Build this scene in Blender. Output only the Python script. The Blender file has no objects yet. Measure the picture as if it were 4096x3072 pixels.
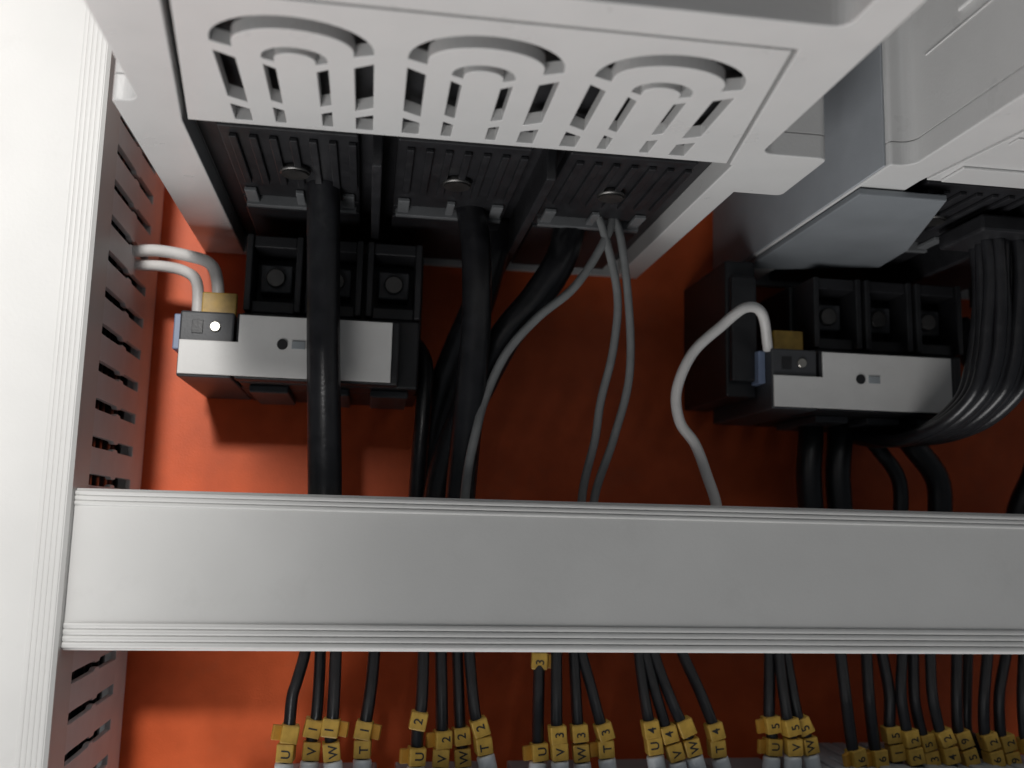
import bpy, bmesh, math, random
from mathutils import Vector, Matrix
random.seed(7)
scn = bpy.context.scene
COL = scn.collection
S = 0.001                                   # all lengths below are in millimetres

# ------------------------------------------------------------------ camera
cam_d = bpy.data.cameras.new('camera'); cam = bpy.data.objects.new('camera', cam_d); COL.objects.link(cam)
cam_d.sensor_width = 36.0; cam_d.lens = 36.0 * 3800 / 4096
cam_d.clip_start = 0.005; cam_d.clip_end = 20
yaw, pitch, roll = (math.radians(a) for a in (8.4, 8.2, -1.4))
Fw = Vector((math.sin(yaw) * math.cos(pitch), math.cos(yaw) * math.cos(pitch), math.sin(pitch)))
Rt = Vector((math.cos(yaw), -math.sin(yaw), 0)); Up = Rt.cross(Fw)
R2 = Rt * math.cos(roll) - Up * math.sin(roll); U2 = Rt * math.sin(roll) + Up * math.cos(roll)
cam.matrix_world = Matrix(((R2.x, U2.x, -Fw.x, 0), (R2.y, U2.y, -Fw.y, -345 * S), (R2.z, U2.z, -Fw.z, 0), (0, 0, 0, 1)))
cam_d.dof.use_dof = True; cam_d.dof.focus_distance = 0.265; cam_d.dof.aperture_fstop = 12
scn.camera = cam

# ------------------------------------------------------------------ light and exposure
world = bpy.data.worlds.new('World'); scn.world = world; world.use_nodes = True
bg = world.node_tree.nodes['Background']
bg.inputs[0].default_value = (0.80, 0.90, 1.0, 1); bg.inputs[1].default_value = 0.06
def lamp(name, kind, loc, target, energy, color=(1, 1, 1), **kw):
    d = bpy.data.lights.new(name, kind); d.energy = energy; d.color = color
    for k, v in kw.items(): setattr(d, k, v)
    o = bpy.data.objects.new(name, d); COL.objects.link(o)
    o.location = [a * S for a in loc]
    o.rotation_euler = (Vector(target) - Vector(loc)).to_track_quat('-Z', 'Y').to_euler()
    return o
# key lamp in front of the cabinet, up and to the left; its soft cone edge stands in for a shadow over the right half
lamp('key_lamp', 'SPOT', (-140, -1000, 345), (-470, 0, 60), 42, (1.0, 0.98, 0.955), spot_size=math.radians(53.5), spot_blend=0.55, shadow_soft_size=0.045)
# daylight thrown back up from the floor in front of the cabinet
lamp('floor_bounce', 'AREA', (-380, -215, -800), (40, -150, 93), 11.0, (1.0, 0.99, 0.98), shape='RECTANGLE', size=1.5, size_y=0.5)
# added lamp with no known source, for sheen on cables and case corners
lamp('sheen_lamp', 'AREA', (-170, -1130, 600), (130, -130, 110), 0.35, (0.97, 0.99, 1.0), shape='RECTANGLE', size=0.5, size_y=0.07)
scn.view_settings.view_transform = 'Standard'; scn.view_settings.look = 'None'
scn.view_settings.exposure = 0.12; scn.view_settings.gamma = 1.0; scn.view_settings.use_curve_mapping = False

# ------------------------------------------------------------------ materials
def material(name, col, rough=0.45, var=0.06, scale=120.0, bump=0.03, bscale=900.0, spec=0.5, tint=None, coat=0.0, sss=0.0, wear=None):
    m = bpy.data.materials.new(name); m.use_nodes = True
    nt = m.node_tree; N = nt.nodes; L = nt.links; b = N['Principled BSDF']
    b.inputs['Roughness'].default_value = rough; b.inputs['Specular IOR Level'].default_value = spec
    b.inputs['Coat Weight'].default_value = coat
    tc = N.new('ShaderNodeTexCoord')
    n1 = N.new('ShaderNodeTexNoise'); n1.inputs['Scale'].default_value = scale; n1.inputs['Detail'].default_value = 6
    L.new(tc.outputs['Object'], n1.inputs['Vector'])
    r = N.new('ShaderNodeValToRGB'); r.color_ramp.elements[0].position = 0.3; r.color_ramp.elements[1].position = 0.7
    t = tint or col
    r.color_ramp.elements[0].color = tuple(c * (1 - var) for c in t) + (1,)
    r.color_ramp.elements[1].color = tuple(min(1, c * (1 + var)) for c in col) + (1,)
    L.new(n1.outputs['Fac'], r.inputs[0])
    out = r.outputs[0]
    if wear:                                   # dust and scuffs with a shape of their own
        n3 = N.new('ShaderNodeTexNoise'); n3.inputs['Scale'].default_value = wear[1]; n3.inputs['Detail'].default_value = 9; n3.inputs['Roughness'].default_value = 0.75
        L.new(tc.outputs['Object'], n3.inputs['Vector'])
        r3 = N.new('ShaderNodeValToRGB'); r3.color_ramp.elements[0].position = 0.55; r3.color_ramp.elements[1].position = 0.8
        r3.color_ramp.elements[1].color = (wear[2],) * 3 + (1,)
        L.new(n3.outputs['Fac'], r3.inputs[0])
        mx = N.new('ShaderNodeMix'); mx.data_type = 'RGBA'; L.new(r3.outputs[0], mx.inputs[0]); L.new(out, mx.inputs[6]); mx.inputs[7].default_value = tuple(wear[0]) + (1,)
        out = mx.outputs[2]
    L.new(out, b.inputs['Base Color'])
    n2 = N.new('ShaderNodeTexNoise'); n2.inputs['Scale'].default_value = bscale; n2.inputs['Detail'].default_value = 3
    L.new(tc.outputs['Object'], n2.inputs['Vector'])
    bp = N.new('ShaderNodeBump'); bp.inputs['Strength'].default_value = bump; bp.inputs['Distance'].default_value = 0.0006
    L.new(n2.outputs['Fac'], bp.inputs['Height']); L.new(bp.outputs[0], b.inputs['Normal'])
    rr = N.new('ShaderNodeMapRange'); rr.inputs[3].default_value = max(0.05, rough - 0.04); rr.inputs[4].default_value = rough + 0.06
    L.new(n1.outputs['Fac'], rr.inputs[0]); L.new(rr.outputs[0], b.inputs['Roughness'])
    if sss: b.inputs['Subsurface Weight'].default_value = sss; b.inputs['Subsurface Radius'].default_value = (0.002, 0.0015, 0.001)
    return m
M = {}
M['plate'] = material('orange_powder_coat', (0.74, 0.130, 0.036), 0.46, 0.10, 60, 0.16, 1600, spec=0.3, tint=(0.68, 0.112, 0.027), wear=((0.42, 0.16, 0.09), 35, 0.35))
M['duct'] = material('duct_grey_pvc', (0.64, 0.635, 0.62), 0.42, 0.03, 45, 0.05, 1100, wear=((0.45, 0.44, 0.42), 55, 0.25))
M['wall'] = material('duct_pvc_lightened', (0.72, 0.725, 0.73), 0.5, 0.06, 90, 0.05, 1100)  # same PVC as the lids, colour lightened in place of missing light
M['case'] = material('light_grey_case', (0.60, 0.597, 0.59), 0.28, 0.03, 70, 0.08, 1400, wear=((0.42, 0.40, 0.38), 70, 0.22))
M['shade'] = material('flank_shade_grey', (0.33, 0.35, 0.375), 0.6, 0.06, 80, 0.08, 1400)  # case grey darkened: the flank's shade is put into the colour
M['shield'] = material('grey_shield', (0.19, 0.205, 0.22), 0.62, 0.06, 80, 0.08, 1400)
M['black'] = material('black_plastic', (0.016, 0.016, 0.018), 0.42, 0.25, 150, 0.10, 1500, wear=((0.06, 0.06, 0.062), 120, 0.5))
M['dark'] = material('charcoal_plastic', (0.055, 0.057, 0.062), 0.45, 0.15, 150, 0.1, 1500)
M['ledge'] = material('mid_grey_plastic', (0.13, 0.135, 0.14), 0.45, 0.12, 150, 0.1, 1500)
M['cable'] = material('black_wire_pvc', (0.013, 0.013, 0.015), 0.30, 0.3, 200, 0.12, 700, wear=((0.05, 0.05, 0.05), 160, 0.45))
M['greywire'] = material('grey_wire_pvc', (0.20, 0.205, 0.205), 0.38, 0.12, 200, 0.08, 700)
M['whitewire'] = material('white_wire_pvc', (0.72, 0.70, 0.68), 0.38, 0.06, 200, 0.08, 700)
M['yellow'] = material('yellow_marker', (0.58, 0.36, 0.065), 0.45, 0.12, 300, 0.06, 1200, tint=(0.50, 0.30, 0.05))
M['amber'] = material('amber_marker_clip', (0.50, 0.25, 0.035), 0.40, 0.10, 300, 0.06, 1200)
M['ink'] = material('black_print', (0.02, 0.02, 0.022), 0.6, 0.2, 300)
M['label'] = material('white_nameplate', (0.74, 0.73, 0.71), 0.42, 0.04, 90, 0.04, 900, wear=((0.5, 0.48, 0.46), 110, 0.3))
M['ferrule'] = material('white_ferrule', (0.70, 0.73, 0.75), 0.30, 0.05, 200, 0.03, 700)
M['terminal'] = material('grey_terminal', (0.34, 0.37, 0.39), 0.45, 0.10, 150, 0.06, 900)
M['blue'] = material('blue_grey_tab', (0.19, 0.24, 0.36), 0.42, 0.08, 150)
m = material('zinc', (0.55, 0.53, 0.48), 0.32, 0.1, 300); m.node_tree.nodes['Principled BSDF'].inputs['Metallic'].default_value = 1; M['zinc'] = m
m = material('dark_steel', (0.16, 0.155, 0.15), 0.45, 0.15, 300); m.node_tree.nodes['Principled BSDF'].inputs['Metallic'].default_value = 1; M['steel'] = m

# ------------------------------------------------------------------ mesh helpers (millimetres in, metres out)
def bm_box(bm, x0, x1, y0, y1, z0, z1, b=0.0, seg=2):
    r = bmesh.ops.create_cube(bm, size=1.0); vs = r['verts']
    for v in vs: v.co = Vector(((x0 + x1) / 2 + v.co.x * (x1 - x0), (y0 + y1) / 2 + v.co.y * (y1 - y0), (z0 + z1) / 2 + v.co.z * (z1 - z0)))
    if b: bmesh.ops.bevel(bm, geom=list({e for v in vs for e in v.link_edges}), offset=b, segments=seg, affect='EDGES', profile=0.5)
def box(x0, x1, y0, y1, z0, z1, b=0.4, seg=2):
    bm = bmesh.new(); bm_box(bm, x0, x1, y0, y1, z0, z1, b, seg); return bm
def boxes(lst, b=0.3):
    bm = bmesh.new()
    for a in lst:
        t = bmesh.new(); bm_box(t, *a, b); me = bpy.data.meshes.new('tmp'); t.to_mesh(me); t.free(); bm.from_mesh(me); bpy.data.meshes.remove(me)
    return bm
def catmull(pts, n=8):
    P = [Vector(p) for p in pts]; P = [P[0] * 2 - P[1]] + P + [P[-1] * 2 - P[-2]]; out = []
    for i in range(1, len(P) - 2):
        a, b, c, d = P[i - 1:i + 3]
        for k in range(n):
            t = k / n
            out.append(0.5 * (2 * b + (c - a) * t + (2 * a - 5 * b + 4 * c - d) * t * t + (3 * b - a - 3 * c + d) * t ** 3))
    out.append(P[-2]); return out
def tube(pts, r, seg=12, n=8, smooth=True):
    path = catmull(pts, n) if smooth else [Vector(p) for p in pts]
    bm = bmesh.new(); rings = []; ref = None
    for i, p in enumerate(path):
        d = (path[min(i + 1, len(path) - 1)] - path[max(i - 1, 0)]).normalized()
        if ref is None: ref = d.orthogonal().normalized()
        ref = (ref - d * ref.dot(d)).normalized(); q = d.cross(ref)
        rr = r(i / (len(path) - 1)) if callable(r) else r
        rings.append([bm.verts.new(p + (ref * math.cos(a) + q * math.sin(a)) * rr) for a in (2 * math.pi * k / seg for k in range(seg))])
    for A, B in zip(rings, rings[1:]):
        for k in range(seg): bm.faces.new((A[k], A[(k + 1) % seg], B[(k + 1) % seg], B[k]))
    bm.faces.new(rings[0][::-1]); bm.faces.new(rings[-1])
    for f in bm.faces: f.smooth = len(f.verts) == 4
    return bm
def cyl(p, q, r, seg=16, b=0.0):
    bm = tube([p, q], r, seg, smooth=False)
    if b:
        es = [e for f in bm.faces if len(f.verts) > 4 for e in f.edges]
        bmesh.ops.bevel(bm, geom=es, offset=b, segments=2, affect='EDGES')
    return bm
def flat(loops, z0, z1, bev=0.0, plane='XY', smooth=False):
    """extrude a 2-D outline with holes (first loop outer) between z0 and z1; plane XY, XZ or YZ names the outline's axes"""
    cu = bpy.data.curves.new('tmp', 'CURVE'); cu.dimensions = '2D'; cu.fill_mode = 'BOTH'
    for lp in loops:
        sp = cu.splines.new('POLY'); sp.points.add(len(lp) - 1)
        for p, c in zip(sp.points, lp): p.co = (c[0], c[1], 0, 1)
        sp.use_cyclic_u = True
    cu.extrude = (z1 - z0) / 2 - bev; cu.bevel_depth = bev; cu.bevel_resolution = 1; cu.offset = -bev
    o = bpy.data.objects.new('tmp', cu); COL.objects.link(o)
    me = bpy.data.meshes.new_from_object(o.evaluated_get(bpy.context.evaluated_depsgraph_get()))
    bm = bmesh.new(); bm.from_mesh(me); bpy.data.objects.remove(o); bpy.data.curves.remove(cu); bpy.data.meshes.remove(me)
    bmesh.ops.remove_doubles(bm, verts=bm.verts, dist=0.001)
    zc = (z0 + z1) / 2
    for v in bm.verts:
        a, b_, c = v.co
        v.co = {'XY': (a, b_, c + zc), 'XZ': (a, c + zc, b_), 'YZ': (c + zc, a, b_)}[plane]
    bmesh.ops.recalc_face_normals(bm, faces=bm.faces)
    for f in bm.faces: f.smooth = smooth
    for e in bm.edges:
        if len(e.link_faces) != 2 or e.calc_face_angle(0) > 0.45: e.smooth = False
    return bm
def mesh_of(name, bm, mat, off=(0, 0, 0)):
    for v in bm.verts: v.co = (v.co - Vector(off)) * S
    me = bpy.data.meshes.new(name); bm.to_mesh(me); bm.free(); me.materials.append(M[mat]); return me
ROOT = {}
def root_of(o):
    while o.parent: o = o.parent
    return o
def obj(name, bm, mat, parent=None, origin=None):
    if parent is None:
        origin = origin or (0, 0, 0)
        o = bpy.data.objects.new(name, mesh_of(name, bm, mat, origin)); COL.objects.link(o); o.location = Vector(origin) * S; ROOT[o.name] = Vector(origin)
        return o
    off = ROOT[root_of(parent).name]
    o = bpy.data.objects.new(name, mesh_of(name, bm, mat, off)); COL.objects.link(o); o.parent = parent
    return o
def tag(o, label, cat, group=None):
    o['label'] = label; o['category'] = cat
    if group: o['group'] = group
    return o
def thing(name, label, cat, origin, group=None):
    o = bpy.data.objects.new(name, None); COL.objects.link(o); o.empty_display_size = 0.01
    o.location = Vector(origin) * S; ROOT[o.name] = Vector(origin); return tag(o, label, cat, group)
def struct(o): o['kind'] = 'structure'; return o
def copy_tree(o, parent=None):
    c = o.copy(); COL.objects.link(c); c.parent = parent
    for ch in list(o.children): copy_tree(ch, c)
    return c

# ================================================================== the setting: the orange mounting plate
struct(obj('mounting_plate', box(-420, 520, 0, 3, -320, 420, 0.8), 'plate', origin=(0, 0, 0)))

# ================================================================== upright cable duct on the left
WX = -78.0                                  # its right-hand wall
vd = thing('cable_duct', 'upright white slotted cable duct along the left edge of the panel', 'cable duct', (-109, 0, -140))
def ridged(x0, x1, y, depth, bands, step=0.55, t=1.6):
    """lid cross-section (x, y): flat front at y with ridged bands (start, end, ridges); returns an outline"""
    top = [(x0, y + depth), (x0, y + 0.9), (x0 + 0.9, y)]
    for a, b, n in bands:
        w = (b - a) / n
        for i in range(n):
            s = a + i * w
            top += [(s + w * 0.02, y), (s + w * 0.10, y - step * 0.8), (s + w * 0.35, y - step), (s + w * 0.62, y - step), (s + w * 0.88, y - step * 0.7), (s + w * 0.97, y)]
    top += [(x1 - 0.9, y), (x1, y + 0.9), (x1, y + depth)]
    inner = [(x1 - t, y + depth), (x1 - t, y + t), (x0 + t, y + t), (x0 + t, y + depth)]
    return top + inner
lid = flat([ridged(-141.5, -76.8, -80.5, 15, [(-139.8, -133.0, 5), (-84.4, -77.9, 5)], 0.2)], -140, 215, 0.0)
obj('lid', lid, 'duct', vd)
obj('base', box(-140, -78, -1.8, -0.2, -140, 215, 0.3), 'wall', vd)
P_ = 10.75; H_ = 3.75                       # finger pitch and half height of a finger
def finger_outline(zc):
    a, b = zc - H_, zc + H_
    pts = [(-17, a), (-36, a), (-37, a - 0.75), (-40.5, a - 0.9), (-42, a - 0.1), (-60, a), (-66, a - 0.2), (-78, a - 0.2)]
    up = [(y, 2 * zc - z) for y, z in pts]
    return pts + up[::-1]
fm = mesh_of('finger', flat([finger_outline(0)], -0.85, 0.85, 0.12, 'YZ'), 'wall', (0, 0, 0))
strips = [obj('wall_foot', box(WX - 0.85, WX + 0.85, -17.2, -1.9, -140, 215, 0.2), 'wall', vd),
          obj('wall_foot', box(-140.4, -138.7, -17.2, -1.9, -140, 215, 0.2), 'wall', vd)]
nf = 32
for i in range(nf):
    for x in (WX, -139.55):
        o = bpy.data.objects.new('finger', fm); COL.objects.link(o); o.parent = vd
        z = -39.7 + P_ * (i - 9)
        o.location = (Vector((x, 0, z)) - ROOT[vd.name]) * S
# black cables added inside the upright duct so that its slots read dark
for i in range(13):
    x = -85.5 if i < 8 else -96.0; y = (-70 + 8.1 * i) if i < 8 else (-66 + 11.5 * (i - 8)); r = 4.1 if i < 8 else 4.8
    pts = [(x + random.uniform(-0.8, 0.8), y + random.uniform(-0.8, 0.8), z) for z in range(-140, 216, 71)]
    tag(obj('slot_filler_cable', tube(pts, r, 10, 6), 'cable', origin=(x, y, -140)), 'black cable added inside the left slotted duct to darken its slots', 'cable', 'cables added inside the left duct')

# ================================================================== level cable duct across the middle
hd = thing('cable_duct', 'level grey cable duct with ridged lid crossing above the marked wires', 'cable duct', (90, 0, -15))
prof = [(-z, y) for (z, y) in ridged(-5.9, 36.1, -76.9, 14, [(-5.3, -1.3, 3), (28.9, 35.5, 4)], 0.5)]
o = flat([prof], -77.6, 270, 0.0)            # outline in (z, y), extruded along what becomes x
for v in o.verts: v.co = Vector((v.co.z, v.co.y, v.co.x))
bmesh.ops.recalc_face_normals(o, faces=o.faces)
obj('lid', o, 'duct', hd)
obj('base', box(-77, 270, -1.8, -0.2, -33.5, 3.2, 0.2), 'wall', hd)
def comb(z):
    lst = [(-77, 270, -17, -1.9, z - 0.8, z + 0.8)]
    x = -74.0
    while x < 268: lst.append((x, x + 7.4, -75.2, -17.0, z - 0.8, z + 0.8)); x += P_
    return boxes(lst, 0)
obj('upper_comb', comb(3.4), 'wall', hd); obj('lower_comb', comb(-33.6), 'wall', hd)

# ================================================================== switch disconnectors with light grey terminal covers
def arc(cx, cy, r, a0, a1, n=6): return [(cx + r * math.cos(math.radians(a0 + (a1 - a0) * i / n)), cy + r * math.sin(math.radians(a0 + (a1 - a0) * i / n))) for i in range(n + 1)]
def make_switch():
    t = thing('switch_disconnector', '', 'switch', (19, 0, 93), 'grey switches above the level duct')
    outline = ([(-62, -0.5)] + arc(-61, -127, 1.0, 180, 270, 4) + arc(-59.5, -131.5, 3.5, 90, 0, 8) + arc(-52, -226, 4, 180, 270, 6) + arc(90, -226, 4, 270, 360, 6)
               + arc(97.5, -131.5, 3.5, 180, 90, 8) + arc(110, -126, 2, 270, 360, 4) + arc(110, -102, 2, 0, 90, 4) + [(98, -100), (98, -0.5)])
    obj('housing', flat([outline], 99.6, 250, 0.0, smooth=True), 'case', t)
    panel = [(-39.6, -178.4), (78.9, -178.4), (88.2, -119.6), (-46.6, -119.6)]
    hole = [(-48.0, -119.0), (-41.1, -179.6), (79.8, -179.5), (89.2, -119.0), (90, -119.0), (90, -3), (-48, -3)]
    recess = arc(-42, -192, 3, 90, 180, 4) + arc(-42, -218, 3, 180, 270, 4) + arc(82, -218, 3, 270, 360, 4) + arc(82, -192, 3, 0, 90, 4)
    obj('skirt', flat([outline, hole, recess], 93.0, 99.5, 0.35), 'case', t)
    # terminal cover with three sets of U-shaped cable knock-outs
    slots = []
    def u_curve(cx, hw, yc, h, y_end, mirror):
        s = -1 if mirror else 1
        return s
    for cx in (-19.0, 20.4, 59.6):
        for (ho, hi, yo, bo, yi, bi, segs, top_o, top_i) in (
                (16.2, 12.2, -161.0, 11.6, -160.5, 7.2, ((-156.3, -134.8, -153.8, -132.4), (-130.8, -122.0, -128.6, -122.0)), -160.3, -158.6),
                (6.7, 4.3, -155.5, 4.9, -154.8, 3.1, ((-152.0, -134.4, -150.4, -133.0), (-130.6, -122.2, -129.2, -122.2)), -154.8, -153.6)):
            outer = [(cx - ho, top_o)] + [(cx - ho * math.cos(a), yo - bo * math.sin(a)) for a in (math.pi * k / 20 for k in range(21))] + [(cx + ho, top_o)]
            inner = [(cx - hi, top_i)] + [(cx - hi * math.cos(a), yi - bi * math.sin(a)) for a in (math.pi * k / 20 for k in range(21))] + [(cx + hi, top_i)]
            slots.append(outer + inner[::-1])
            for (o0, o1, i0, i1) in segs:
                for s in (-1, 1): slots.append([(cx + s * ho, o0), (cx + s * ho, o1), (cx + s * hi, i1), (cx + s * hi, i0)])
    obj('terminal_cover', flat([panel] + slots, 93.15, 96.3, 0.22), 'case', t)
    obj('dark_backing', box(-47.6, 89.6, -222, -3.4, 99.0, 99.55, 0), 'black', t)  # black sheet: back of the chamber, and painted darkness behind the cover slots
    # black terminal chamber behind the cover: three poles and two partitions
    for k, cx in enumerate((-24.0, 21.0, 66.0)):
        pole = obj('pole_terminal', boxes([(cx - 17.5, cx + 17.5, -112, -60, 95.6, 98.9), (cx - 17.5, cx + 17.5, -52, -6, 94.4, 98.9), (cx - 17.5, cx - 14.5, -60, -52, 95.4, 98.9), (cx + 14.5, cx + 17.5, -60, -52, 95.4, 98.9)], 0.5), 'black', t)
        obj('ledge', boxes([(cx - 16.5, cx + 16.5, -57.5, -55.5, 93.4, 98.8), (cx - 16, cx - 12.5, -68, -57.6, 94.2, 95.5), (cx - 1.2, cx + 1.2, -68, -57.6, 94.2, 95.5), (cx + 12.5, cx + 16, -68, -57.6, 94.2, 95.5)], 0.3), 'ledge', pole)
        obj('vent_rib', boxes([(cx - 15 + 5 * j, cx - 13 + 5 * j, -108, -74, 94.4, 95.5) for j in range(7)], 0.25), 'black', pole)
        s = obj('terminal_screw', cyl((cx, -86, 95.5), (cx, -86, 93.4), 4.2, 16, 0.5), 'steel', pole)
    for x in (-1.5, 43.5):
        obj('partition', box(x - 1.3, x + 1.3, -112, -6, 88, 98.9, 0.4), 'black', t)
    # raised panel on the left flank
    obj('flank_panel', flat([[(-151, 123), (-222, 123), (-222, 240), (-151, 240)]], -57.2, -56.05, 0.5, 'YZ'), 'case', t)
    obj('flank_seam', box(-56.25, -55.9, -224, -136, 119.4, 119.9, 0.12), 'case', t)
    return t
sw = make_switch()
sw['label'] = 'light grey switch with three U-shaped cable knock-outs, above the left black contactor'
sw2 = copy_tree(sw); sw2.location = (sw.location + Vector((191, 0, 0)) * S); ROOT[sw2.name] = Vector((19 + 191, 0, 93))
sw2['label'] = 'light grey switch cut off by the upper right corner of the picture'
# its terminal cover has no knock-outs in view: a plain sheet with two shallow steps
for ch in list(sw2.children):
    if ch.name.startswith('terminal_cover'): bpy.data.objects.remove(ch)
plain = flat([[(151.4, -178.4), (269.9, -178.4), (279.2, -119.6), (144.4, -119.6)]], 93.15, 96.3, 0.22)
obj('terminal_cover', plain, 'case', sw2)
obj('cover_step', boxes([(147.5, 276, -131, -121, 92.3, 93.1), (149, 274, -150, -146, 92.6, 93.1)], 0.3), 'case', sw2)
# the flat grey shield under its cable opening
obj('cable_shield', flat([[(129.2, -112), (155, -112), (171, -66), (173, -45), (139, -34), (129.2, -34)]], 90.6, 92.6, 0.4), 'shield', sw2)
obj('flank_shade_sheet', box(128.3, 128.95, -126, -2, 93.4, 240, 0.15), 'shade', sw2)  # thin added sheet that carries the painted shade of the left flank

# ================================================================== black contactors with white nameplates
def make_contactor():
    t = thing('contactor', '', 'contactor', (-20, 0, 40), 'black contactors under the switches')
    obj('body', boxes([(-42, 15, -34, -0.3, 40, 87), (-41, 14, -48, -34, 40, 62)], 0.8), 'black', t)
    obj('front_block', box(-41.5, 7.5, -54.4, -48.1, 40.2, 60.2, 0.6), 'black', t)
    aux = obj('auxiliary_block', boxes([(-58, -42.2, -54.4, -0.3, 40.2, 60.2)], 0.6), 'dark', t)
    obj('terminal_screw', cyl((-47.6, -54.3, 55.6), (-47.6, -55.2, 55.6), 1.6, 14, 0.2), 'zinc', aux)
    obj('wire_entry', box(-54.4, -51.2, -54.75, -54.3, 53.4, 57.4, 0.1), 'black', aux)
    obj('blue_tab', box(-60.6, -58.1, -50, -40, 49, 60, 0.4), 'blue', aux)
    np_ = obj('nameplate', flat([[(-57.6, 40.9), (5.2, 40.9), (5.2, 59.6), (-40.6, 59.6), (-40.6, 51.2), (-57.6, 51.2)]], -55.5, -54.45, 0.25, 'XZ'), 'label', t)
    obj('indicator', cyl((-27.6, -55.4, 51.0), (-27.6, -55.9, 51.0), 1.6, 18, 0.1), 'ink', np_)
    obj('slide', box(-24.8, -20.8, -55.9, -55.4, 49.8, 52.2, 0.15), 'terminal', np_)
    for k in range(3):
        cx = -32.0 + 18.6 * k
        pole = obj('pole_terminal', boxes([(cx - 8.6, cx - 6.6, -50, -34, 62.2, 86.5), (cx + 6.6, cx + 8.6, -50, -34, 62.2, 86.5), (cx - 6.6, cx + 6.6, -49, -34, 82.6, 86.4), (cx - 6.6, cx + 6.6, -47, -34.1, 62.2, 66.0)], 0.4), 'black', t)
        obj('clamp', box(cx - 5.0, cx + 5.0, -42, -34.2, 70, 79, 0.5), 'dark', pole)
        obj('screw', cyl((cx, -42, 74.5), (cx, -43.6, 74.5), 3.0, 16, 0.3), 'steel', pole)
        obj('lower_terminal', box(cx - 6.0, cx + 6.0, -44, -12, 37.6, 40, 0.5), 'dark', t)
    tg = obj('marker_tag', boxes([(-53.5, -43.0, -46.5, -44.5, 60.1, 68.0)], 0.4), 'yellow', t)
    return t
ct = make_contactor()
ct['label'] = 'black contactor with white nameplate on the left, crossed by a thick black cable'
ct2 = copy_tree(ct); ct2.location = ct.location + Vector((186.5, 0, -2)) * S; ROOT[ct2.name] = Vector((166.5, 0, 38))
ct2['label'] = 'black contactor with white nameplate on the right, beside the bundle of black wires'

obj('shade_block', boxes([(117, 127.6, -44, -0.3, 43, 90), (118, 127, -47, -44.2, 48, 84)], 0.7), 'black', ct2)  # added black block standing in for the shadow on the plate here

# ================================================================== cables of the upper field
def cable(name, label, pts, r, mat, cat='cable', group=None, seg=12):
    return tag(obj(name, tube(pts, r, seg), mat, origin=pts[-1]), label, cat, group)
cable('power_cable', 'thick black cable hanging in front of the left white nameplate', [(-17, -74, 99), (-16.3, -68, 80), (-15.0, -65, 52), (-13.4, -65, 25), (-12.4, -64, 8), (-12, -60, -12)], 5.0, 'cable', 'cable', 'thick black power cables')
cable('power_cable', 'thick black cable dropping into the level duct right of the left contactor', [(27, -60, 99), (29.5, -61, 84), (30.3, -62, 60), (29, -61, 34), (27.4, -60, 10), (27, -58, -12)], 4.6, 'cable', 'cable', 'thick black power cables')
cable('power_cable', 'thick black cable sweeping down left from the third pole, behind a grey wire', [(62, -50, 99), (58, -54, 84), (50, -54, 70), (41, -54, 58), (34, -52, 44), (28, -50, 30), (22.5, -48, 12), (21, -46, -12)], 5.2, 'cable', 'cable', 'thick black power cables')
cable('power_cable', 'thick black cable hidden behind the sweeping one, nearest the left contactor', [(40, -40, 99), (37, -40, 86), (33, -38, 70), (27, -34, 54), (22, -32, 38), (19, -30, 20), (18, -30, -12)], 5.4, 'cable', 'cable', 'thick black power cables')
cable('power_cable', 'thinner black cable between the two thick ones left of centre', [(12, -30, 60), (16.5, -38, 50), (16.2, -43, 34), (15.5, -44, 20), (15, -43, 4), (15, -42, -12)], 2.6, 'cable', 'cable', 'thick black power cables')
for i, (x, xb, r, lab) in enumerate(((154, 152.5, 4.4, 'leftmost black cable leaving the right contactor towards the duct'), (165, 163.4, 4.4, 'second black cable from the left below the right contactor'), (176, 186, 2.6, 'thin black cable below the middle of the right nameplate'), (191, 201, 4.2, 'rightmost thick black cable below the right contactor'))):
    cable('power_cable', lab, [(x, -26, 40), (x + 0.5, -28, 33), (xb, -30, 19), (xb, -31, 4), (xb, -30, -12)], r, 'cable', 'cable', 'thick black power cables')
cable('control_wire', 'grey wire sweeping from the left switch down left to the level duct', [(74, -60, 99), (70.3, -62, 88.5), (61, -62, 73), (49.5, -62, 62.5), (40, -62, 51), (34, -62, 37.5), (30.8, -66, 26), (28.5, -66.5, 13), (27.5, -64, -8)], 1.4, 'greywire', 'wire', 'grey control wires')
cable('control_wire', 'left of two grey wires hanging close together between the contactors', [(66, -60, 99), (69, -62, 94), (74.4, -62, 72), (73.4, -62, 54), (69.6, -62, 37.5), (67.8, -62, 25), (64.2, -62, 9), (64, -60, -10)], 1.3, 'greywire', 'wire', 'grey control wires')
cable('control_wire', 'right of two grey wires hanging close together between the contactors', [(70, -58, 99), (74.6, -61, 94), (78, -62, 70), (78.6, -62, 46), (73.8, -62, 26), (68, -62, 8), (67.4, -60, -10)], 1.3, 'greywire', 'wire', 'grey control wires')
cable('control_wire', 'white wire looping from the right contactor down to the level duct', [(128.5, -52, 58), (124, -58, 68.5), (117, -61, 69.5), (109, -60, 63), (99.7, -60, 54), (94.5, -60, 42), (95.5, -60, 32), (100.5, -60, 25), (104.4, -60, 15), (107.5, -60, 5), (108.5, -58, -10)], 1.7, 'whitewire', 'wire')
cable('control_wire', 'upper of two white wires from the left duct to the left contactor', [(-84, -36, 82), (-78, -36, 82.2), (-70, -38, 82.4), (-60, -40, 80.8), (-52.5, -42, 78), (-49.5, -44, 71), (-49, -44, 60.3)], 1.9, 'whitewire', 'wire', 'white control wires')
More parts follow.
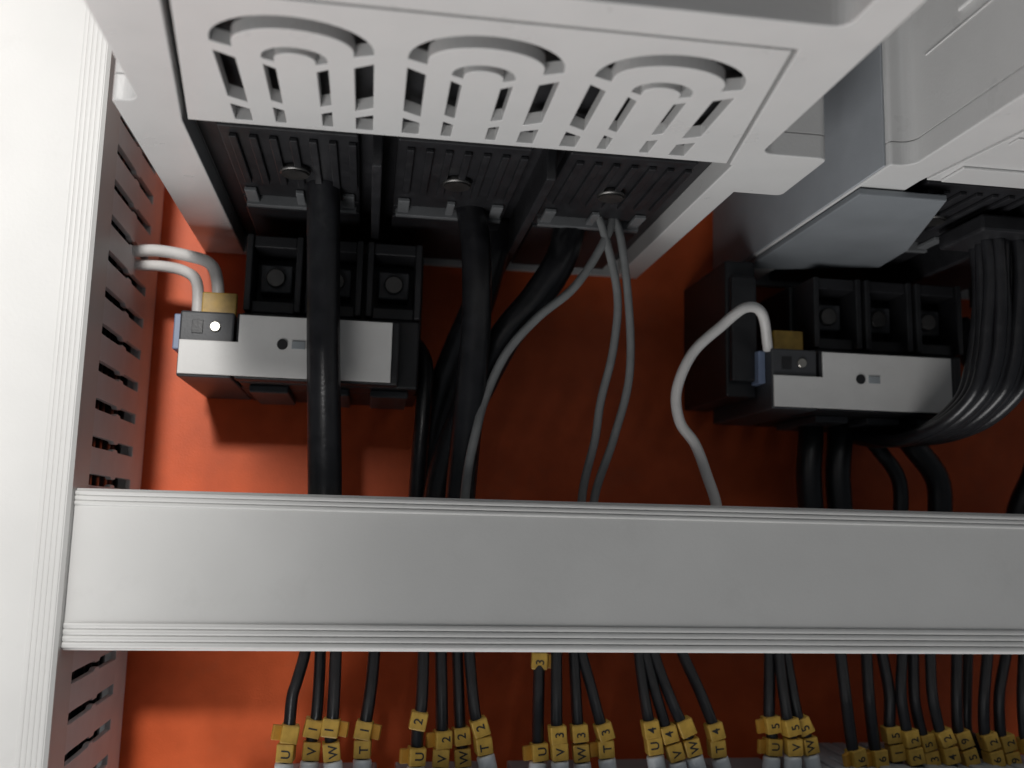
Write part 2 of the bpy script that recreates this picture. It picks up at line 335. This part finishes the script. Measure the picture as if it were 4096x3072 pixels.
cable('control_wire', 'lower of two white wires from the left duct to the left contactor', [(-84, -32, 78.4), (-78, -32, 78.8), (-69, -35, 78.2), (-61, -38, 76.2), (-56.5, -40, 72), (-55.2, -42, 60.3)], 1.8, 'whitewire', 'wire', 'white control wires')
# the bundle of black wires at the right edge
rb = random.Random(11)
for i in range(18):
    k = i % 6; d = i // 6
    x = 181.6 + 2.9 * k + 1.2 * d; y = -91 - 1.6 * (k % 2) + 4.6 * d; e = k * 0.9 + d * 0.8
    j = lambda: rb.uniform(-0.9, 0.9)
    pts = [(x - 1 + j(), y, 100), (x + j() * 0.5, y, 90), (x + 0.6 + j(), y + 1, 76), (x + 0.4 + j() * 0.5, y + 2, 62), (x - 1 + j() * 0.4, y + 3, 50), (x - 3, y + 7, 40 + e * 0.3), (x - 6, y + 20, 32.5 + e * 0.25), (x - 9, y + 42, 29.5 + e * 0.25), (x - 12, y + 62, 33 + e * 0.2)]
    cable('bundle_wire', 'black wire, %s of the %s row in the bundle beside the right contactor' % (['first', 'second', 'third', 'fourth', 'fifth', 'sixth'][k], ['front', 'middle', 'back'][d]), pts, 1.95, 'cable', 'wire', 'black wire bundle at the right edge', 10)
cs = tag(obj('cable_clamp', boxes([(174, 232, -100, -78, 87.5, 92.6)], 0.8), 'black', origin=(203, -89, 90)), 'black clamp bar holding the wire bundle under the right switch', 'clamp')
for i in range(4):
    z = 108 - 8.5 * i
    cable('side_wire', '%s of four grey wire stubs behind the black bundle at the right edge' % ['topmost', 'second', 'third', 'lowest'][i], [(231, -26, z - 2), (237, -30, z + 1), (246, -30, z + 2), (258, -20, z - 3)], 1.7, 'greywire', 'wire', 'grey wires at the right edge')
cable('power_cable', 'black cable slanting into the level duct at the right edge', [(252, -26, 62), (246, -29, 40), (239.5, -30, 22), (232.5, -30, 8), (229, -30, -10)], 4.0, 'cable', 'cable', 'thick black power cables')
cable('power_cable', 'black cable looping behind the bundle at the right edge', [(246, -18, 80), (240, -24, 60), (232, -24, 57), (226, -18, 66), (224, -12, 80)], 5.0, 'cable', 'cable', 'thick black power cables')

# ================================================================== marked wires below the level duct
WIRES = [
    ([[-16.9,-40.1,-41.7],[-18.5,-43.3,-48.9],[-19.6,-45.4,-53.5],[-19.8,-48.0,-60.8],[-20.3,-48.0,-63.3],[-20.3,-48.0,-68.5],[-20.7,-48.0,-73.0]],[[-19.6,-48.0,-63.3,'',-1],[-20.3,-48.0,-68.5,'U',0]]),
    ([[-12.3,-38.5,-41.9],[-12.1,-42.3,-50.5],[-12.2,-46.3,-59.1],[-13.1,-46.4,-62.4],[-13.2,-46.4,-68.5],[-13.6,-46.4,-73.5]],[[-13.1,-46.4,-62.0,'1',0],[-13.2,-46.4,-68.5,'V',0]]),
    ([[-7.5,-42.9,-41.3],[-7.3,-46.7,-49.8],[-7.3,-50.7,-58.2],[-7.7,-50.8,-61.5],[-7.2,-50.8,-67.6],[-6.4,-50.8,-72.5]],[[-7.7,-50.8,-61.1,'1',1],[-7.2,-50.8,-67.6,'W',0]]),
    ([[4.1,-39.3,-41.7],[3.6,-43.1,-50.4],[2.5,-47.2,-59.3],[1.9,-47.2,-62.5],[1.8,-47.2,-67.9],[1.9,-47.2,-73.5]],[[1.9,-47.2,-62.5,'1',1],[1.8,-47.2,-67.9,'T',0]]),
    ([[19.2,-41.7,-41.3],[19.0,-45.5,-50.0],[18.6,-48.6,-56.6],[17.9,-49.6,-59.5],[17.7,-49.6,-64.4],[17.7,-49.6,-69.6],[17.6,-49.6,-73.7]],[[17.9,-49.6,-59.5,'2',0],[17.7,-49.6,-69.6,'U',-1]]),
    ([[24.7,-40.1,-41.5],[24.9,-44.6,-51.7],[25.1,-48.0,-62.2],[25.1,-48.0,-65.2],[25.1,-48.0,-70.4],[25.0,-48.0,-74.5]],[[25.4,-48.0,-65.2,'2',-1],[25.1,-48.0,-70.4,'V',0]]),
    ([[30.0,-38.5,-41.7],[30.3,-42.3,-50.6],[30.7,-46.4,-61.8],[31.2,-46.4,-64.7],[31.8,-46.4,-70.8],[32.2,-46.4,-75.0]],[[31.2,-46.4,-64.7,'2',0],[31.8,-46.4,-70.8,'W',0]]),
    ([[33.6,-40.9,-41.4],[34.3,-45.4,-51.5],[35.2,-48.7,-58.8],[36.6,-48.8,-62.1],[37.6,-48.8,-66.8],[39.1,-48.8,-72.7]],[[36.5,-48.8,-61.7,'2',0],[37.6,-48.8,-66.8,'T',0]]),
    ([[56.1,-38.8,-40.4],[55.9,-40.3,-44.0],[55.0,-45.0,-54.6],[54.7,-47.2,-66.6],[55.1,-47.2,-69.3],[54.7,-47.2,-74.2]],[[55.9,-40.1,-43.5,'3',1],[55.1,-47.2,-69.3,'U',-1]]),
    ([[61.1,-41.7,-41.2],[60.4,-46.2,-51.4],[59.9,-49.6,-61.0],[60.2,-49.6,-63.7],[60.8,-49.6,-68.6],[61.2,-49.6,-73.7]],[[60.2,-49.6,-63.7,'3',0],[60.8,-49.6,-68.6,'V',0]]),
    ([[67.1,-40.1,-41.3],[66.9,-43.9,-50.3],[66.8,-48.0,-61.0],[67.3,-48.0,-63.7],[67.9,-48.0,-69.8],[68.5,-48.0,-74.1]],[[67.3,-48.0,-63.7,'3',0],[67.9,-48.0,-69.5,'W',0]]),
    ([[69.6,-40.5,-41.3],[71.9,-45.1,-51.9],[73.7,-48.4,-60.2],[75.0,-48.4,-63.2],[75.4,-48.4,-68.3],[76.4,-48.4,-74.1]],[[75.0,-48.4,-63.2,'3',0],[75.4,-48.4,-68.3,'T',-1]]),
    ([[88.3,-40.9,-41.2],[88.4,-44.7,-50.2],[88.9,-48.7,-59.1],[89.7,-48.8,-62.5],[90.7,-48.8,-67.7],[91.8,-48.8,-74.2]],[[89.7,-48.8,-62.5,'4',0],[90.7,-48.8,-67.4,'U',0]]),
    ([[90.4,-41.3,-41.1],[92.0,-45.8,-51.6],[94.1,-49.2,-60.9],[95.3,-49.2,-63.9],[97.4,-49.2,-69.4],[98.6,-49.2,-74.8]],[[95.3,-49.2,-63.9,'4',0],[97.2,-49.2,-69.3,'V',0]]),
    ([[93.0,-41.7,-41.0],[95.4,-45.5,-50.1],[98.5,-49.5,-59.0],[100.6,-49.6,-62.4],[102.6,-49.6,-68.0],[104.5,-49.6,-74.2]],[[100.6,-49.6,-62.0,'',0],[102.6,-49.6,-67.7,'W',0]]),
    ([[103.0,-40.1,-41.2],[106.9,-44.5,-51.7],[109.7,-48.0,-60.5],[110.7,-48.0,-63.5],[111.3,-48.0,-68.8],[113.2,-48.0,-74.7]],[[110.7,-48.0,-63.5,'4',0],[111.3,-48.0,-68.6,'T',0]]),
    ([[133.4,-38.5,-41.2],[131.5,-42.3,-50.6],[129.7,-45.9,-59.1],[130.1,-46.4,-62.0],[130.4,-46.4,-68.8],[129.9,-46.4,-75.3]],[[130.1,-46.4,-62.0,'5',-1],[130.4,-46.4,-68.8,'U',-1]]),
    ([[135.6,-40.9,-40.9],[134.9,-44.7,-50.2],[134.5,-48.8,-59.7],[135.4,-48.8,-62.3],[136.1,-48.8,-68.3],[136.1,-48.8,-74.8]],[[135.4,-48.8,-62.3,'5',0],[136.2,-48.8,-68.2,'V',0]]),
    ([[138.7,-39.3,-41.1],[138.6,-43.1,-50.5],[138.8,-47.0,-59.7],[140.5,-47.2,-62.3],[142.1,-47.2,-68.4],[143.4,-47.2,-75.3]],[[140.3,-47.2,-62.3,'5',0],[142.1,-47.2,-68.2,'W',0]]),
    ([[156.7,-41.7,-40.7],[155.2,-47.6,-55.1],[155.8,-49.6,-68.7],[156.7,-49.6,-71.4],[157.2,-49.6,-75.5]],[[157.0,-49.6,-71.4,'6',-1]]),
    ([[166.7,-40.1,-40.9],[164.0,-46.0,-55.4],[164.4,-48.0,-69.6],[164.7,-48.0,-72.2],[165.0,-48.0,-76.4]],[[165.2,-48.0,-72.2,'6',-1]]),
    ([[173.2,-38.5,-41.1],[173.0,-41.7,-49.2],[172.3,-44.1,-55.0],[170.6,-46.4,-62.3],[171.1,-46.4,-65.3],[172.2,-46.4,-71.2],[172.8,-46.4,-76.5]],[[171.0,-46.4,-65.3,'5',0],[172.3,-46.4,-70.8,'1',0]]),
    ([[179.1,-40.9,-40.7],[175.3,-45.8,-52.7],[174.9,-48.8,-63.0],[176.0,-48.8,-66.8],[177.6,-48.8,-72.3],[178.5,-48.8,-76.7]],[[175.8,-48.8,-65.9,'2',0],[177.3,-48.8,-71.4,'2',0]]),
    ([[184.1,-39.3,-40.9],[180.7,-44.6,-54.1],[181.0,-47.2,-64.1],[182.4,-47.2,-68.0],[183.6,-47.2,-73.4],[184.7,-47.2,-78.0]],[[182.4,-47.2,-67.6,'5',0],[183.8,-47.2,-73.0,'3',0]]),
    ([[188.7,-41.7,-40.6],[185.8,-46.6,-52.6],[185.9,-49.6,-62.9],[187.7,-49.6,-65.9],[189.2,-49.6,-71.0],[190.4,-49.6,-76.7]],[[187.5,-49.6,-65.7,'2',0],[189.0,-49.6,-71.1,'4',0]]),
    ([[199.5,-40.1,-40.8],[195.4,-45.2,-53.4],[193.6,-48.0,-63.7],[195.0,-48.0,-66.7],[197.8,-48.0,-72.6],[198.9,-48.0,-77.2]],[[194.9,-48.0,-66.6,'9',0],[196.7,-48.0,-72.1,'5',0]]),
    ([[208.9,-32.1,-41.8],[204.3,-37.2,-54.8],[201.9,-40.0,-65.4],[204.1,-40.0,-68.6],[207.3,-40.0,-74.6],[208.8,-40.0,-79.4]],[]),
    ([[210.3,-40.9,-40.6],[204.3,-46.5,-54.6],[202.4,-48.8,-64.8],[203.8,-48.8,-67.8],[205.3,-48.8,-73.3],[205.9,-48.8,-77.9]],[[203.7,-48.8,-67.1,'2',0],[205.2,-48.8,-72.6,'6',0]]),
    ([[218.4,-39.3,-40.8],[211.7,-44.2,-53.1],[209.2,-47.2,-64.8],[210.7,-47.2,-68.6],[212.5,-47.2,-74.5],[213.7,-47.2,-79.2]],[[210.8,-47.2,-68.0,'2',0],[212.4,-47.2,-73.5,'9',0]]),
    ([[223.3,-41.7,-40.5],[218.4,-46.6,-52.7],[216.2,-49.6,-64.3],[217.0,-49.6,-68.5],[218.5,-49.6,-74.0]],[[217.2,-49.6,-68.5,'1',0]]),
]
mk_me = mesh_of('marker', box(-2.5, 2.5, -2.4, 2.4, -2.6, 2.6, 0.4), 'yellow')
fl_me = {s: mesh_of('clip', boxes([(min(2.2 * s, 5.0 * s), max(2.2 * s, 5.0 * s), 0.2, 1.6, -2.2, 2.1)], 0.3), 'amber') for s in (-1, 1)}
fer_me = mesh_of('ferrule', tube([(0, 0, 0), (0, 0, -0.5), (0, 0, -1.2), (0, 0, -12)], lambda t: 2.35 if t < 0.05 else (2.65 if t < 0.3 else 2.75), 16, smooth=False), 'ferrule')
GLYPH = {}
def glyph(ch):
    if ch not in GLYPH:
        cu = bpy.data.curves.new('tmp', 'FONT'); cu.body = ch; cu.size = 3.7; cu.align_x = 'CENTER'; cu.align_y = 'CENTER'; cu.extrude = 0.03; cu.offset = 0.045
        o = bpy.data.objects.new('tmp', cu); COL.objects.link(o)
        me = bpy.data.meshes.new_from_object(o.evaluated_get(bpy.context.evaluated_depsgraph_get()))
        bpy.data.objects.remove(o); bpy.data.curves.remove(cu)
        xs = [v.co.x for v in me.vertices]; ys = [v.co.y for v in me.vertices]; cx, cy = (min(xs) + max(xs)) / 2, (min(ys) + max(ys)) / 2
        for v in me.vertices:                  # stand it up facing -y and turn it a quarter anticlockwise
            x, y, z = v.co.x - cx, v.co.y - cy, v.co.z
            v.co = (-y * S, -2.46 * S - z * S, x * S)
        me.materials.clear(); me.materials.append(M['ink']); me.name = 'lettering'
        GLYPH[ch] = me
    return GLYPH[ch]
GR = ['leftmost group', 'second group from the left', 'third group from the left', 'fourth group from the left', 'fifth group from the left']
CL = ['leftmost wire', 'second wire', 'third wire', 'fourth wire', 'fifth wire', 'sixth wire', 'seventh wire', 'eighth wire, unmarked and set back,', 'ninth wire', 'tenth wire', 'last wire']
PH = {'U': 'first', 'V': 'second', 'W': 'third', 'T': 'fourth'}
rng = random.Random(3)
for i, (P, K) in enumerate(WIRES):
    last = Vector(P[-1])
    start = Vector(P[0])
    top = [(start.x - (P[1][0] - P[0][0]) * 0.5, start.y + 3, start.z + 12), (start.x - (P[1][0] - P[0][0]) * 0.2, start.y + 1, start.z + 6)]
    if i < 19:
        g = i // 4; n = ['first', 'second', 'third', 'fourth'][i % 4]
        lab = 'black wire with yellow markers, %s wire of the %s' % (n, GR[g]); grp = 'wires with yellow markers'
    else:
        lab = 'black wire, %s of the dense cluster at lower right' % CL[i - 19]; grp = 'wires with yellow markers'
    w = thing('marked_wire', lab, 'wire', tuple(last), grp)
    obj('insulation', tube(top + [tuple(p) for p in P], 1.8 + rng.uniform(-0.08, 0.1), 14), 'cable', w)
    for (x, y, z, ch, fl) in K:
        # direction of the wire at the marker
        best = min(range(len(P) - 1), key=lambda j: abs((P[j][2] + P[j + 1][2]) / 2 - z))
        d = Vector(P[best]) - Vector(P[best + 1]); ang = math.atan2(d.x, d.z)
        o = bpy.data.objects.new('marker', mk_me); COL.objects.link(o); o.parent = w
        o.location = (Vector((x, y, z)) - last) * S
        o.rotation_euler = (rng.uniform(-0.05, 0.05), ang * 0.75 + rng.uniform(-0.03, 0.03), rng.uniform(-0.12, 0.12) - 0.1 * fl)
        if ch:
            gl = bpy.data.objects.new('lettering', glyph(ch)); COL.objects.link(gl); gl.parent = o
            gl.location = (rng.uniform(-0.5, 0.5) * S, 0, rng.uniform(-0.4, 0.4) * S)
        if fl:
            c = bpy.data.objects.new('clip', fl_me[fl]); COL.objects.link(c); c.parent = o; c.rotation_euler = (0, 0, -0.25 * fl)
    if i != 26:
        f = bpy.data.objects.new('ferrule', fer_me); COL.objects.link(f); f.parent = w
        zf = (K[-1][2] - 2.9) if K and i < 19 else last.z + 0.4
        dd = Vector(P[-1]) - Vector(P[-2]); q = P[-2]
        t = (zf - P[-1][2]) / (P[-2][2] - P[-1][2]) if P[-2][2] != P[-1][2] else 0
        pos = last + (Vector(P[-2]) - last) * max(0, min(1, t)); pos.z = zf
        f.location = (pos - last) * S; f.rotation_euler = (0, math.atan2(-dd.x, -dd.z), 0)

# ================================================================== terminal blocks at the lower edge
rail = tag(obj('mounting_rail', boxes([(-40, 262, -8, -6.5, -122, -89), (-40, 262, -6.4, -0.2, -116, -95)], 0.3), 'zinc', origin=(100, -4, -87)), 'zinc rail carrying the terminal blocks below the marked wires', 'rail')
def terminal(x0, x1, ztop, label, group, n):
    t = thing('terminal_block', label, 'terminal block', ((x0 + x1) / 2, -30, ztop - 40), group)
    obj('body', boxes([(x0 + 0.1, x1 - 0.1, -58, -8.2, ztop - 38, ztop - 2.2), (x0 + 0.1, x1 - 0.1, -60, -36, ztop - 30, ztop)], 0.5), 'terminal', t)
    for k in range(n):
        cx = x0 + (x1 - x0) * (k + 0.5) / n
        obj('screw', cyl((cx, -59.5, ztop - 12), (cx, -60.4, ztop - 12), min(2.0, (x1 - x0) / n * 0.36), 14, 0.1), 'zinc', t)
for g, (a, b) in enumerate(((-25, 7), (13, 43), (51, 77), (86, 116), (120, 142))):
    terminal(a, b, -79.0, 'grey terminal block under the %s of marked wires' % GR[g], 'terminal blocks', 4)
x = 143.6
ORD = 'first second third fourth fifth sixth seventh eighth ninth tenth eleventh twelfth thirteenth fourteenth fifteenth sixteenth'.split()
for k in range(16):
    terminal(x, x + 5.1, -74.2 - (0.5 if k % 3 == 0 else 0), 'narrow grey terminal block, %s from the left under the dense wire cluster' % ORD[k], 'narrow terminal blocks', 1)
    x += 5.15
